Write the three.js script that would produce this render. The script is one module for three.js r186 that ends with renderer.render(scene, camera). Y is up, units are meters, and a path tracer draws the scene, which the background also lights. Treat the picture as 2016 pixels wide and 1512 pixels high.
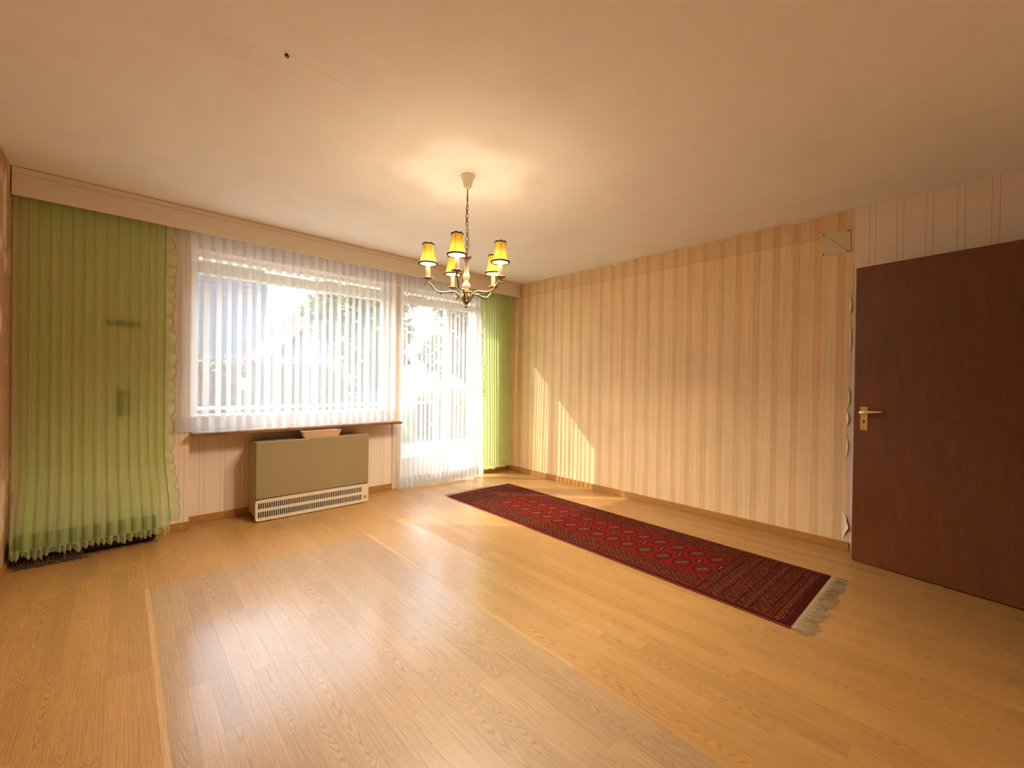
import * as THREE from 'three';
import { RoundedBoxGeometry } from 'three/addons/geometries/RoundedBoxGeometry.js';
import { mergeGeometries, mergeVertices, toCreasedNormals } from 'three/addons/utils/BufferGeometryUtils.js';

// ------------------------------------------------------------------ camera, sky, sun, exposure
const scene = new THREE.Scene();
const W = 4.415, H = 2.5, ZB = 4.62;            // room: x 0..W, window wall near z = 0, back wall at z = ZB
const FOCAL = 826.8, YAW = 0.7488, PITCH = -0.0048, ROLL = 0.0147;
const EYE = new THREE.Vector3(0.5172, 1.1964, 4.2467);
const FWD = new THREE.Vector3(Math.sin(YAW) * Math.cos(PITCH), Math.sin(PITCH), -Math.cos(YAW) * Math.cos(PITCH));
const camera = new THREE.PerspectiveCamera(2 * Math.atan(756 / FOCAL) * 180 / Math.PI, 2016 / 1512, 0.02, 200);
{
  const r = new THREE.Vector3().crossVectors(FWD, new THREE.Vector3(0, 1, 0)).normalize(), u = new THREE.Vector3().crossVectors(r, FWD);
  const c = Math.cos(ROLL), s = Math.sin(ROLL);
  const r2 = r.clone().multiplyScalar(c).addScaledVector(u, s), u2 = r.clone().multiplyScalar(-s).addScaledVector(u, c);
  camera.position.copy(EYE);
  camera.quaternion.setFromRotationMatrix(new THREE.Matrix4().makeBasis(r2, u2, FWD.clone().negate()));
}
const renderer = new THREE.WebGLRenderer({ antialias: true });
renderer.toneMapping = THREE.LinearToneMapping;
renderer.toneMappingExposure = 2.8;
renderer.shadowMap.enabled = true;
const SUN_TRAVEL = new THREE.Vector3(0.95, -1.0, 1.0);
const SUN_POWER = 3.2, SKY_POWER = 4.2, LAMP_POWER = 0.05, DOWN_POWER = 2.1, UP_POWER = 0.03;
const LAMP_COLOR = new THREE.Color().setRGB(1, 0.905, 0.705);
const sun = new THREE.DirectionalLight(new THREE.Color().setRGB(1, 0.93, 0.8), SUN_POWER);
sun.name = 'sun';
sun.position.copy(SUN_TRAVEL).multiplyScalar(-14).add(new THREE.Vector3(2.2, 0.8, 0.8));
sun.target.position.set(2.2, 0.8, 0.8);
sun.castShadow = true;
sun.shadow.mapSize.set(4096, 4096);
Object.assign(sun.shadow.camera, { left: -9, right: 9, top: 9, bottom: -9, near: 1, far: 50 });
scene.add(sun, sun.target);
{                                               // bright hazy daylight sky: white near the horizon, pale blue overhead
  const w = 16, h = 64, d = new Float32Array(w * h * 4);
  for (let j = 0; j < h; j++) for (let i = 0; i < w; i++) {
    const up = Math.max(0, Math.sin(((j + 0.5) / h - 0.5) * Math.PI)), t = Math.pow(up, 0.6), k = (j * w + i) * 4;
    d[k] = 1.0 - 0.42 * t; d[k + 1] = 1.0 - 0.25 * t; d[k + 2] = 1.0 - 0.02 * t; d[k + 3] = 1;
  }
  const sky = new THREE.DataTexture(d, w, h, THREE.RGBAFormat, THREE.FloatType);
  sky.mapping = THREE.EquirectangularReflectionMapping; sky.magFilter = THREE.LinearFilter; sky.needsUpdate = true;
  scene.background = sky; scene.backgroundIntensity = SKY_POWER;
}

// ------------------------------------------------------------------ helpers
let seed = 20240611;
const rnd = () => { seed = (seed * 1664525 + 1013904223) >>> 0; return seed / 4294967296; };
const rr = (a, b) => a + (b - a) * rnd();
const clamp = (x, a = 0, b = 1) => Math.min(b, Math.max(a, x));
const lerp = (a, b, t) => a + (b - a) * t;
const smooth = (a, b, x) => { const t = clamp((x - a) / (b - a)); return t * t * (3 - 2 * t); };
const hash = (x, y, s = 0) => { let h = Math.imul(x | 0, 374761393) ^ Math.imul(y | 0, 668265263) ^ Math.imul(s | 0, 1274126177); h = Math.imul(h ^ (h >>> 13), 1274126177); return ((h ^ (h >>> 16)) >>> 0) / 4294967296; };
function noise(x, y, s = 0, px = 0, py = 0) {   // value noise, optionally periodic
  const ix = Math.floor(x), iy = Math.floor(y), fx = x - ix, fy = y - iy, u = fx * fx * (3 - 2 * fx), v = fy * fy * (3 - 2 * fy);
  const q = (a, b) => hash(px ? ((a % px) + px) % px : a, py ? ((b % py) + py) % py : b, s);
  return lerp(lerp(q(ix, iy), q(ix + 1, iy), u), lerp(q(ix, iy + 1), q(ix + 1, iy + 1), u), v);
}
const fbm = (x, y, s = 0, o = 4) => { let a = 0.5, t = 0, n = 0; for (let i = 0; i < o; i++) { t += a * noise(x, y, s + i); n += a; a *= 0.5; x *= 2.03; y *= 2.03; } return t / n; };
function tex(w, h, fn, { srgb = true, repeat = true } = {}) {     // fn(u, v) -> [r, g, b] in 0..255 sRGB, or a grey 0..1
  const d = new Uint8Array(w * h * 4);
  for (let j = 0; j < h; j++) for (let i = 0; i < w; i++) {
    let c = fn((i + 0.5) / w, (j + 0.5) / h, i, j);
    const k = (j * w + i) * 4;
    if (typeof c === 'number') c = [c * 255, c * 255, c * 255];
    d[k] = clamp(c[0], 0, 255); d[k + 1] = clamp(c[1], 0, 255); d[k + 2] = clamp(c[2], 0, 255); d[k + 3] = 255;
  }
  const t = new THREE.DataTexture(d, w, h, THREE.RGBAFormat);
  t.magFilter = THREE.LinearFilter; t.minFilter = THREE.LinearFilter; t.anisotropy = 8;
  if (srgb) t.colorSpace = THREE.SRGBColorSpace;
  if (repeat) t.wrapS = t.wrapT = THREE.RepeatWrapping;
  t.needsUpdate = true;
  return t;
}
function scaled(t, rx, ry, ox = 0, oy = 0) { const c = t.clone(); c.repeat.set(rx, ry); c.offset.set(ox, oy); c.needsUpdate = true; return c; }
const lin = (r, g, b) => new THREE.Color().setRGB(r, g, b);
const hex = (s) => new THREE.Color(s);
const std = (color, roughness, extra = {}) => new THREE.MeshStandardMaterial({ color, roughness, ...extra });
const phys = (color, roughness, extra = {}) => new THREE.MeshPhysicalMaterial({ color, roughness, ...extra });

const used = {};
const numbered = (n) => { const k = used[n] = (used[n] ?? -1) + 1; return k ? `${n}_${String(k).padStart(3, '0')}` : n; };
function shade(o) { o.castShadow = o.receiveShadow = true; return o; }
function clean(gs) {                            // same attributes on all, so that they merge
  const out = gs.map((g) => { const c = g.index ? g.toNonIndexed() : g.clone(); if (!c.attributes.normal) c.computeVertexNormals(); for (const k of Object.keys(c.attributes)) if (!['position', 'normal', 'uv'].includes(k)) c.deleteAttribute(k); if (!c.attributes.uv) c.setAttribute('uv', new THREE.BufferAttribute(new Float32Array(c.attributes.position.count * 2), 2)); c.clearGroups(); return c; });
  return out.length === 1 ? out[0] : mergeGeometries(out);
}
function mesh(name, geos, mat, parent) { const m = shade(new THREE.Mesh(Array.isArray(geos) ? clean(geos) : geos, mat)); m.name = parent ? name : numbered(name); if (parent) parent.add(m); return m; }
function group(name, x = 0, y = 0, z = 0, turn = 0) { const g = new THREE.Group(); g.name = numbered(name); g.position.set(x, y, z); g.rotation.y = turn; scene.add(g); return g; }
function tag(o, label, category, grp, kind) { Object.assign(o.userData, { label, category }); if (grp) o.userData.group = grp; if (kind) o.userData.kind = kind; if (!o.parent) scene.add(o); return o; }
function structure(o, label) { o.userData.kind = 'structure'; if (label) o.userData.label = label; if (!o.parent) scene.add(o); return o; }
function planarUV(g, ou = 0, ov = 0) {          // uv in metres by the dominant direction of each face
  const n = g.attributes.normal, p = g.attributes.position, uv = new Float32Array(p.count * 2);
  for (let i = 0; i < p.count; i++) {
    const ax = Math.abs(n.getX(i)), ay = Math.abs(n.getY(i)), az = Math.abs(n.getZ(i));
    const [u, v] = ay >= ax && ay >= az ? [p.getX(i), p.getZ(i)] : ax >= az ? [p.getZ(i), p.getY(i)] : [p.getX(i), p.getY(i)];
    uv[2 * i] = u + ou; uv[2 * i + 1] = v + ov;
  }
  g.setAttribute('uv', new THREE.BufferAttribute(uv, 2));
  return g;
}
function box(x0, x1, y0, y1, z0, z1, r = 0) {
  const w = x1 - x0, h = y1 - y0, d = z1 - z0, rad = Math.min(r, w / 2.01, h / 2.01, d / 2.01);
  let g = rad > 0 ? new RoundedBoxGeometry(w, h, d, 2, rad) : new THREE.BoxGeometry(w, h, d);
  g.translate((x0 + x1) / 2, (y0 + y1) / 2, (z0 + z1) / 2);
  g = g.index ? g.toNonIndexed() : g;
  return planarUV(g);
}
const lathe = (pts, seg = 32) => new THREE.LatheGeometry(pts.map(([r, y]) => new THREE.Vector2(Math.max(r, 0.00001), y)), seg);
const tube = (pts, r, seg = 40, rs = 8, closed = false) => new THREE.TubeGeometry(new THREE.CatmullRomCurve3(pts.map((p) => new THREE.Vector3(...p)), closed), seg, r, rs, closed);
function taperTube(pts, radii, seg = 48, rs = 10) {               // a tube whose radius follows the list
  const curve = new THREE.CatmullRomCurve3(pts.map((p) => new THREE.Vector3(...p))), g = new THREE.TubeGeometry(curve, seg, 1, rs), P = g.attributes.position;
  for (let i = 0; i <= seg; i++) {
    const c = curve.getPointAt(i / seg), f = i / seg * (radii.length - 1), k = Math.min(radii.length - 2, Math.floor(f)), r = lerp(radii[k], radii[k + 1], f - k);
    for (let j = 0; j <= rs; j++) { const n = i * (rs + 1) + j; P.setXYZ(n, c.x + (P.getX(n) - c.x) * r, c.y + (P.getY(n) - c.y) * r, c.z + (P.getZ(n) - c.z) * r); }
  }
  g.computeVertexNormals();
  return g;
}
function grid(fn, ns, nt) {                     // fn(s, t) -> [x, y, z, u, v]
  const pos = [], uv = [], idx = [];
  for (let j = 0; j <= nt; j++) for (let i = 0; i <= ns; i++) { const p = fn(i / ns, j / nt); pos.push(p[0], p[1], p[2]); uv.push(p[3] ?? i / ns, p[4] ?? j / nt); }
  for (let j = 0; j < nt; j++) for (let i = 0; i < ns; i++) { const a = j * (ns + 1) + i, b = a + 1, c = a + ns + 1, d = c + 1; idx.push(a, b, d, a, d, c); }
  const g = new THREE.BufferGeometry();
  g.setAttribute('position', new THREE.Float32BufferAttribute(pos, 3)); g.setAttribute('uv', new THREE.Float32BufferAttribute(uv, 2));
  g.setIndex(idx); g.computeVertexNormals();
  return g;
}
function extrude(points, depth, holes = []) {
  const s = new THREE.Shape(points.map(([x, y]) => new THREE.Vector2(x, y)));
  for (const h of holes) s.holes.push(new THREE.Path(h.map(([x, y]) => new THREE.Vector2(x, y))));
  return new THREE.ExtrudeGeometry(s, { depth, bevelEnabled: false });
}

// ------------------------------------------------------------------ textures
const plasterBump = tex(512, 512, (u, v) => 0.5 * noise(u * 128, v * 128, 3, 128, 128) + 0.5 * noise(u * 48, v * 48, 5, 48, 48), { srgb: false });
const weaveBump = tex(128, 128, (u, v, i, j) => 0.5 + 0.25 * Math.sin(i * Math.PI / 2) + 0.25 * Math.sin(j * Math.PI / 2), { srgb: false });

// printed oak staves, fourteen in one atlas; u runs along 1 m of stave
const STRIPS = 14;
const oakRaw = (u, v) => {
  const k = Math.min(STRIPS - 1, Math.floor(v * STRIPS)), f = v * STRIPS - k, x = u, y = (f - 0.5) * 0.072;
  const kind = k % 3, cy = (hash(k, 1) - 0.5) * 0.04;
  let ring;
  if (kind === 0) {                             // cathedral figure: nested arches
    const yy = (y - cy) * 26, bend = 0.5 + 0.5 * Math.sin(x * 5.1 + k);
    ring = x * (3.2 + 1.5 * bend) + yy * yy * (1.5 + bend) + 0.55 * fbm(x * 5 + k * 9, y * 60, k, 3);
    ring *= 5.0;
  } else ring = (y - cy) * (220 + 70 * hash(k, 2)) + 1.5 * fbm(x * 2.2 + k * 5, y * 30, 40 + k, 3) * 3.0;
  const wave = 0.5 + 0.5 * Math.sin(ring * 2 * Math.PI * (kind === 0 ? 1 : 0.5));
  const pores = noise(x * 26 + k * 77, y * 1500, 60 + k), fine = noise(x * 9 + k * 31, y * 700, 90 + k);
  const tone = (hash(k, 7) - 0.5) * 0.12;
  return { tone, line: (kind === 0 ? 0.62 : 0.3) * Math.pow(wave, 3), pore: pores, fine };
};
const oakMap = tex(2048, 1024, (u, v) => {
  const o = oakRaw(u, v), d = 1.02 + o.tone * 0.8 - 0.24 * o.line - 0.10 * smooth(0.45, 0.95, o.pore) + 0.10 * (o.fine - 0.5);
  return [224 * d, 190 * d * (1 - 0.04 * o.line), 146 * d * (1 - 0.10 * o.line)];
});
const oakBump = tex(1024, 512, (u, v) => { const o = oakRaw(u, v); return 0.6 - 0.3 * o.line - 0.3 * o.pore; }, { srgb: false });

// tan wallpaper of the long wall: printed stripes every 0.1415 m, fine lines, age marks (u along z, v up)
const TANW = 3.72;
const tanMap = tex(2048, 1024, (u, v) => {
  const z = u * TANW, y = v * H, ph = ((z - 3.618) / 0.1415 + 100.5) % 1 - 0.5, m = ph * 0.1415;
  const band = smooth(0.026, 0.0225, Math.abs(m)), edge = Math.exp(-Math.pow((Math.abs(m) - 0.0235) / 0.0016, 2));
  const q = Math.abs(m) > 0.026 ? Math.pow(0.5 + 0.5 * Math.cos(m * 2 * Math.PI / 0.0118), 6) : 0;
  const mott = fbm(z * 3, y * 3, 11, 4) - 0.5, streak = noise(z * 60, y * 2.2, 17) - 0.5, grain = noise(z * 190, y * 90, 19) - 0.5;
  let c = [241, 209, 160];
  c = [c[0] - 9 * band, c[1] - 18 * band, c[2] - 20 * band];
  const dk = 1 - 0.06 * edge - 0.04 * q + 0.07 * mott + 0.05 * streak + 0.04 * grain;
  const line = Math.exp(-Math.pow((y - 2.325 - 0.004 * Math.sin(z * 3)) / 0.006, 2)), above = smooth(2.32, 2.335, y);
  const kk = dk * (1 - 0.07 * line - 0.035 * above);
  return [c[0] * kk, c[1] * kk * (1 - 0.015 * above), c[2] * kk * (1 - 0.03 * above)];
}, { repeat: false });
// pale paper with pairs of fine lines every 0.1435 m
const palePaper = tex(256, 512, (u, v) => {
  const m = (u - 0.5) * 0.1435, a = Math.exp(-Math.pow((Math.abs(m) - 0.0165) / 0.0017, 2)) * (0.75 + 0.5 * noise(u * 3, v * 60, 23, 0, 60));
  const g = noise(u * 40, v * 120, 21, 40, 120) - 0.5, s = noise(u * 90, v * 12, 22, 90, 12) - 0.5;
  const d = 1 + 0.03 * g + 0.02 * s;
  return [240 * d - 34 * a, 218 * d - 46 * a, 196 * d - 52 * a];
});
// old left wall: tan paper with pale rubbed loops
const leftMap = tex(1024, 512, (u, v) => {
  const x = u * 4.7, y = v * 2.6, a = fbm(x * 9, y * 5, 31, 4), b = fbm(x * 3.2 + a, y * 2.1, 35, 3), k = smooth(0.5, 0.78, a) * smooth(0.3, 0.55, b) * 0.9, g = 26 * (noise(x * 120, y * 60, 37) - 0.5) * 0.5;
  return [lerp(190, 236, k) + g, lerp(148, 212, k) + g, lerp(108, 182, k) + g];
}, { repeat: false });
const ceilingMap = (() => {                     // painted ceiling, hairline cracks (u along x, v along z)
  const n = 2048, cv = document.createElement('canvas'); cv.width = cv.height = n;
  const g = cv.getContext('2d'), px = ([x, z]) => [x / W * n, z / ZB * n];
  g.fillStyle = 'rgb(247,240,226)'; g.fillRect(0, 0, n, n);
  for (let i = 0; i < 900; i++) { g.fillStyle = `rgba(${rnd() < 0.5 ? '222,200,164' : '255,250,238'},${(0.012 + 0.02 * rnd()).toFixed(3)})`; g.beginPath(); g.ellipse(rnd() * n, rnd() * n, rr(20, 160), rr(10, 60), rnd() * 3, 0, 7); g.fill(); }
  const crack = (pts, w, a) => { g.strokeStyle = `rgba(120,84,44,${a})`; g.lineWidth = w; g.lineJoin = 'round'; g.beginPath(); pts.forEach((p, i) => { const [x, y] = px(p); i ? g.lineTo(x + rr(-1.2, 1.2), y + rr(-1.2, 1.2)) : g.moveTo(x, y); }); g.stroke(); };
  const dense = (pts) => { const c = new THREE.CatmullRomCurve3(pts.map(([x, z]) => new THREE.Vector3(x, 0, z))); return c.getPoints(90).map((p) => [p.x, p.z]); };
  crack(dense([[0.733, 2.268], [0.872, 2.325], [0.994, 2.376]]), 1.0, 0.1);
  crack(dense([[0.994, 2.376], [1.059, 2.383], [1.143, 2.373], [1.255, 2.366], [1.347, 2.371], [1.441, 2.394], [1.552, 2.342]]), 1.0, 0.2);
  crack(dense([[2.433, 2.401], [2.552, 2.335], [2.725, 2.294], [2.968, 2.209]]), 1.0, 0.12);
  const t = new THREE.CanvasTexture(cv); t.colorSpace = THREE.SRGBColorSpace; t.flipY = false; t.magFilter = THREE.LinearFilter;
  return t;
})();
const mahogany = tex(512, 1024, (u, v) => {
  const a = noise(u * 60, v * 5, 41), b = noise(u * 200, v * 14, 43), c = fbm(u * 9, v * 2, 45, 4), p = noise(u * 400, v * 40, 47);
  const d = 0.80 + 0.10 * a + 0.10 * b + 0.14 * c - 0.10 * smooth(0.7, 1, p);
  return [112 * d, 60 * d, 25 * d];
});
const pineMap = tex(512, 64, (u, v) => { const d = 0.9 + 0.12 * noise(u * 24, v * 20, 51) + 0.08 * noise(u * 90, v * 40, 53); return [176 * d, 122 * d, 58 * d]; });

// ------------------------------------------------------------------ materials
const OAK_U = 1.0;
const floorMat = (c, r, cc = 0.3, cr = 0.16) => phys(c, r, { clearcoat: cc, clearcoatRoughness: cr, map: oakMap, bumpMap: oakBump, bumpScale: 0.00025 });
const oakFresh = floorMat(lin(0.61, 0.46, 0.245), 0.5), oakWorn = floorMat(lin(0.56, 0.49, 0.41), 0.55, 0.95, 0.2), oakHalf = floorMat(lin(0.64, 0.51, 0.30), 0.5, 0.8, 0.16), oakStrip = floorMat(lin(0.68, 0.575, 0.415), 0.4);
const mPlaster = std(hex('#e6d3b8'), 0.95, { bumpMap: scaled(plasterBump, 1.5, 1.5), bumpScale: 0.0006 });
const mCeiling = std(hex('#ffffff'), 0.95, { map: ceilingMap, bumpMap: scaled(plasterBump, 3, 3), bumpScale: 0.0005 });
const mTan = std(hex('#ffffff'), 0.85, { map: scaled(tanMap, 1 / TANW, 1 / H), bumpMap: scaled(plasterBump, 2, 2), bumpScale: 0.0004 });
const mPale = (ox) => std(hex('#ffffff'), 0.88, { map: scaled(palePaper, 1 / 0.1435, 1 / 0.4, ox, 0), bumpMap: scaled(plasterBump, 3, 3), bumpScale: 0.0004 });
const mPaleX = mPale(0.5 - 1.007 / 0.1435), mPaleZ = mPale(0.5 - 3.935 / 0.1435);
const mLeft = std(hex('#ffffff'), 0.9, { map: scaled(leftMap, 1 / 4.7, 1 / 2.6, 0, 0.04) });
const mSkirt = std(hex('#ffffff'), 0.5, { map: scaled(pineMap, 1 / 0.9, 1 / 0.07) });
const mCream = std(hex('#d9c3a2'), 0.55), mWhiteFrame = std(hex('#e8e2d4'), 0.4), mBoard = std(hex('#ecdfca'), 0.7);
const mSill = std(hex('#a07a50'), 0.4, { map: tex(256, 64, (u, v) => { const d = 0.7 + 0.5 * fbm(u * 12, v * 6, 57, 4); return [225 * d, 215 * d, 205 * d]; }) });
const mGlass = phys(hex('#ffffff'), 0.0, { transmission: 1, thickness: 0, ior: 1.5 });
const cloth = (color, opacity, transmission) => phys(color, 1, { transmission, thickness: 0, transparent: true, opacity, side: THREE.DoubleSide, specularIntensity: 0.2 });
const mSheer = cloth(lin(0.96, 0.955, 0.95), 0.34, 0.5), mSheerHem = cloth(lin(0.80, 0.76, 0.75), 0.4, 0.45);
const mGreen = cloth(lin(0.74, 0.87, 0.42), 0.47, 0.55), mGreenFrill = cloth(lin(0.76, 0.85, 0.46), 0.6, 0.55), mGreenThread = std(lin(0.14, 0.18, 0.03), 0.9);
const mBrass = std(hex('#66563a'), 0.5, { metalness: 1 }), mBrassPale = std(hex('#85765a'), 0.5, { metalness: 1 });
const mIvory = std(hex('#ece0c6'), 0.5), mCandle = std(hex('#8a6140'), 0.6), mWoodCream = std(hex('#7d5832'), 0.5), mDarkTrim = std(hex('#2c1a08'), 0.95);
const mBlack = std(hex('#17110c'), 0.9);

// ------------------------------------------------------------------ floor: staves, each with its own edges
{
  const floor = new THREE.Group(); floor.name = 'floor'; structure(floor, 'printed oak strip flooring with a greyer worn rectangle');
  const cols = [0];
  for (let k = 1; k <= 9; k++) cols.push(0.619 * k / 9);
  cols.push(0.641);
  for (let k = 1; k <= 18; k++) cols.push(0.641 + 1.268 * k / 18);
  cols.push(1.933);
  for (let k = 1; k <= 5; k++) cols.push(1.933 + 0.379 * k / 5);
  for (let k = 1; k <= 29; k++) cols.push(2.312 + (W - 2.312) * k / 29);
  const staves = [];
  const halfEnd = [2.7, 3.3, 2.4, 2.9, 2.5];
  const zoneOf = (xm, i) => xm > 0.619 && xm < 0.641 ? 'strip' : xm > 1.909 && xm < 1.933 ? 'strip' : xm > 0.641 && xm < 1.909 ? 'worn' : xm > 1.933 && xm < 2.312 ? 'half' : 'fresh';
  const Z0 = -0.36;
  for (let i = 0; i + 1 < cols.length; i++) {
    const x0 = cols[i], x1 = cols[i + 1], xm = (x0 + x1) / 2, zone = zoneOf(xm, i), strip = zone === 'strip';
    let z = Z0 - rr(0, 0.5);
    while (z < ZB - 0.02) {
      let len = strip ? rr(0.3, 0.5) : rr(0.42, 0.98);
      let z1 = Math.min(z + len, ZB);
      if (strip && z < 1.13 && z1 > 1.13) z1 = 1.13;
      if (ZB - z1 < 0.2) z1 = ZB;
      const a = Math.max(z, Z0);
      if (z1 > a + 0.01) staves.push([x0, x1, a, z1, zone === 'half' && a > halfEnd[i % 5] ? 'fresh' : zone, Math.floor(rnd() * STRIPS), rnd()]);
      z = z1;
    }
  }
  const CH = 0.0003, G = 0.00004;               // chamfer and half joint
  const zoneStart = { worn: 1.13, half: 1.06, strip: 1.13 }, zoneEnd = { worn: 4.1, half: 9, strip: 3.14 };
  function stave([x0, x1, z0, z1, zone, k, off]) {
    const cuts = [z0, z1];
    if (zone !== 'fresh') for (const c of [zoneStart[zone], zoneEnd[zone]]) if (c > z0 + 0.002 && c < z1 - 0.002) cuts.push(c);
    cuts.sort((a, b) => a - b);
    const pos = [], uv = [], nor = [], inFresh = [], inZone = [];
    const kk = zone === 'strip' ? 13 : k, fw = Math.min(1, (x1 - x0) / 0.072);
    const put = (list, q, n) => { const b = pos.length / 3; for (const [x, y, z] of q) { pos.push(x, y, z); nor.push(...n); uv.push((z - z0) / OAK_U + off, (kk + 0.04 + 0.92 * fw * (x - x0) / (x1 - x0)) / STRIPS); } list.push(b, b + 1, b + 2, b, b + 2, b + 3); };
    const X0 = x0 + G, X1 = x1 - G, Za = z0 + G, Zb = z1 - G;
    for (let i = 0; i + 1 < cuts.length; i++) {
      const m = (cuts[i] + cuts[i + 1]) / 2, list = zone !== 'fresh' && m > zoneStart[zone] && m < zoneEnd[zone] ? inZone : inFresh;
      const a = i === 0 ? Za + CH : cuts[i], b = i + 2 === cuts.length ? Zb - CH : cuts[i + 1];
      put(list, [[X0 + CH, 0, a], [X0 + CH, 0, b], [X1 - CH, 0, b], [X1 - CH, 0, a]], [0, 1, 0]);
      put(list, [[X0, -CH, a], [X0, -CH, b], [X0 + CH, 0, b], [X0 + CH, 0, a]], [-0.7, 0.7, 0]);
      put(list, [[X1 - CH, 0, a], [X1 - CH, 0, b], [X1, -CH, b], [X1, -CH, a]], [0.7, 0.7, 0]);
      put(list, [[X0, -0.006, a], [X0, -0.006, b], [X0, -CH, b], [X0, -CH, a]], [-1, 0, 0]);
      put(list, [[X1, -CH, a], [X1, -CH, b], [X1, -0.006, b], [X1, -0.006, a]], [1, 0, 0]);
    }
    const lastList = zone !== 'fresh' && z1 > zoneStart[zone] && z1 <= zoneEnd[zone] ? inZone : inFresh, firstList = zone !== 'fresh' && z0 >= zoneStart[zone] && z0 < zoneEnd[zone] ? inZone : inFresh;
    put(firstList, [[X0, -CH, Za], [X0 + CH, 0, Za + CH], [X1 - CH, 0, Za + CH], [X1, -CH, Za]], [0, 0.7, -0.7]);
    put(lastList, [[X0 + CH, 0, Zb - CH], [X0, -CH, Zb], [X1, -CH, Zb], [X1 - CH, 0, Zb - CH]], [0, 0.7, 0.7]);
    const g = new THREE.BufferGeometry();
    g.setAttribute('position', new THREE.Float32BufferAttribute(pos, 3)); g.setAttribute('normal', new THREE.Float32BufferAttribute(nor, 3)); g.setAttribute('uv', new THREE.Float32BufferAttribute(uv, 2));
    const zoneMat = { worn: oakWorn, half: oakHalf, strip: oakStrip, fresh: oakFresh }[zone];
    g.setIndex([...inFresh, ...inZone]);
    if (!inZone.length) return [g, oakFresh];
    if (!inFresh.length) return [g, zoneMat];
    g.addGroup(0, inFresh.length, 0); g.addGroup(inFresh.length, inZone.length, 1);
    return [g, [oakFresh, zoneMat]];
  }
  const right = new THREE.Vector3().crossVectors(FWD, new THREE.Vector3(0, 1, 0)).normalize();
  const size = ([x0, x1, z0, z1]) => {          // how large a stave shows: area over distance, only in front of the camera
    let best = 0;
    for (const zz of [z0, (z0 + z1) / 2, z1]) { const d = new THREE.Vector3((x0 + x1) / 2, 0, zz).sub(EYE), f = d.dot(FWD), s = d.dot(right); if (f > 0.6 && Math.abs(s / f) < 1.25 && -d.y / f < 0.95) best = Math.max(best, (x1 - x0) * (z1 - z0) / (f * f * f)); }
    return best;
  };
  const order = staves.map((s) => [size(s), s]).sort((a, b) => b[0] - a[0]);
  const rest = { };
  order.forEach(([show, s], i) => {
    const [g, m] = stave(s);
    if (i < 296 && show > 0) mesh('plank', g, m, floor);
    else {                                      // small, far or out of sight: joined
      const mats = Array.isArray(m) ? m : [m];
      mats.forEach((mm, gi) => {
        const c = g.clone(); c.clearGroups();
        if (mats.length > 1) c.setIndex(Array.from(g.index.array.slice(g.groups[gi].start, g.groups[gi].start + g.groups[gi].count)));
        (rest[mm.uuid] ??= [mm, []])[1].push(c);
      });
    }
  });
  const gs = Object.values(rest), merged = mergeGeometries(gs.map(([, l]) => mergeGeometries(l)), true);
  mesh('far_planks', merged, gs.map(([m]) => m), floor).userData.kind = 'stuff';
  mesh('subfloor', [box(-0.3, W + 0.3, -0.15, -0.0062, -0.36, ZB + 0.1)], std(hex('#7a5226'), 0.9), floor);
}

// ------------------------------------------------------------------ shell
{
  const c = structure(mesh('ceiling', [box(0, W, H, H + 0.01, -0.02, ZB)], mCeiling), 'cream painted ceiling with hairline cracks');
  const p = c.geometry.attributes.position, uv = c.geometry.attributes.uv;
  for (let i = 0; i < p.count; i++) uv.setXY(i, p.getX(i) / W, p.getZ(i) / ZB);
  mesh('roof_slab', [box(-0.3, W + 0.3, H + 0.0101, H + 0.22, -0.36, ZB + 0.25)], mPlaster, c);
  const s = mesh('ceiling_hook', [new THREE.TorusGeometry(0.006, 0.0022, 8, 16).translate(0.994, H - 0.006, 2.376), new THREE.CylinderGeometry(0.005, 0.006, 0.003, 12).translate(0.994, H - 0.0015, 2.376)], mBlack, c);
  s.userData.label = 'small dark hook';
}
{                                               // window wall: left pier, recessed niche under the window, mullion pier, right pier, lintel
  const w = new THREE.Group(); w.name = 'wall_window'; structure(w, 'window wall in pale lined paper, recessed below the window');
  mesh('pier', [box(-0.3, 0.91, -0.1, 2.6, -0.36, 0.1)], mPaleX, w);
  mesh('niche', [box(0.91, 2.70, -0.1, 0.735, -0.36, -0.03)], mPaleX, w);
  mesh('pier', [box(2.70, 2.795, -0.1, 2.6, -0.2, -0.015)], mCream, w);
  mesh('pier', [box(3.97, W + 0.3, -0.1, 2.6, -0.36, 0.0)], mPaleX, w);
  mesh('lintel', [box(0.91, 3.97, 2.235, 2.6, -0.36, 0.02)], mPaleX, w);
}
{
  const w = structure(mesh('wall_left', [box(-0.25, 0, -0.1, 2.6, 0.1, ZB + 0.2)], mLeft), 'left wall in old tan paper with pale rubbed marks');
}
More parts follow.
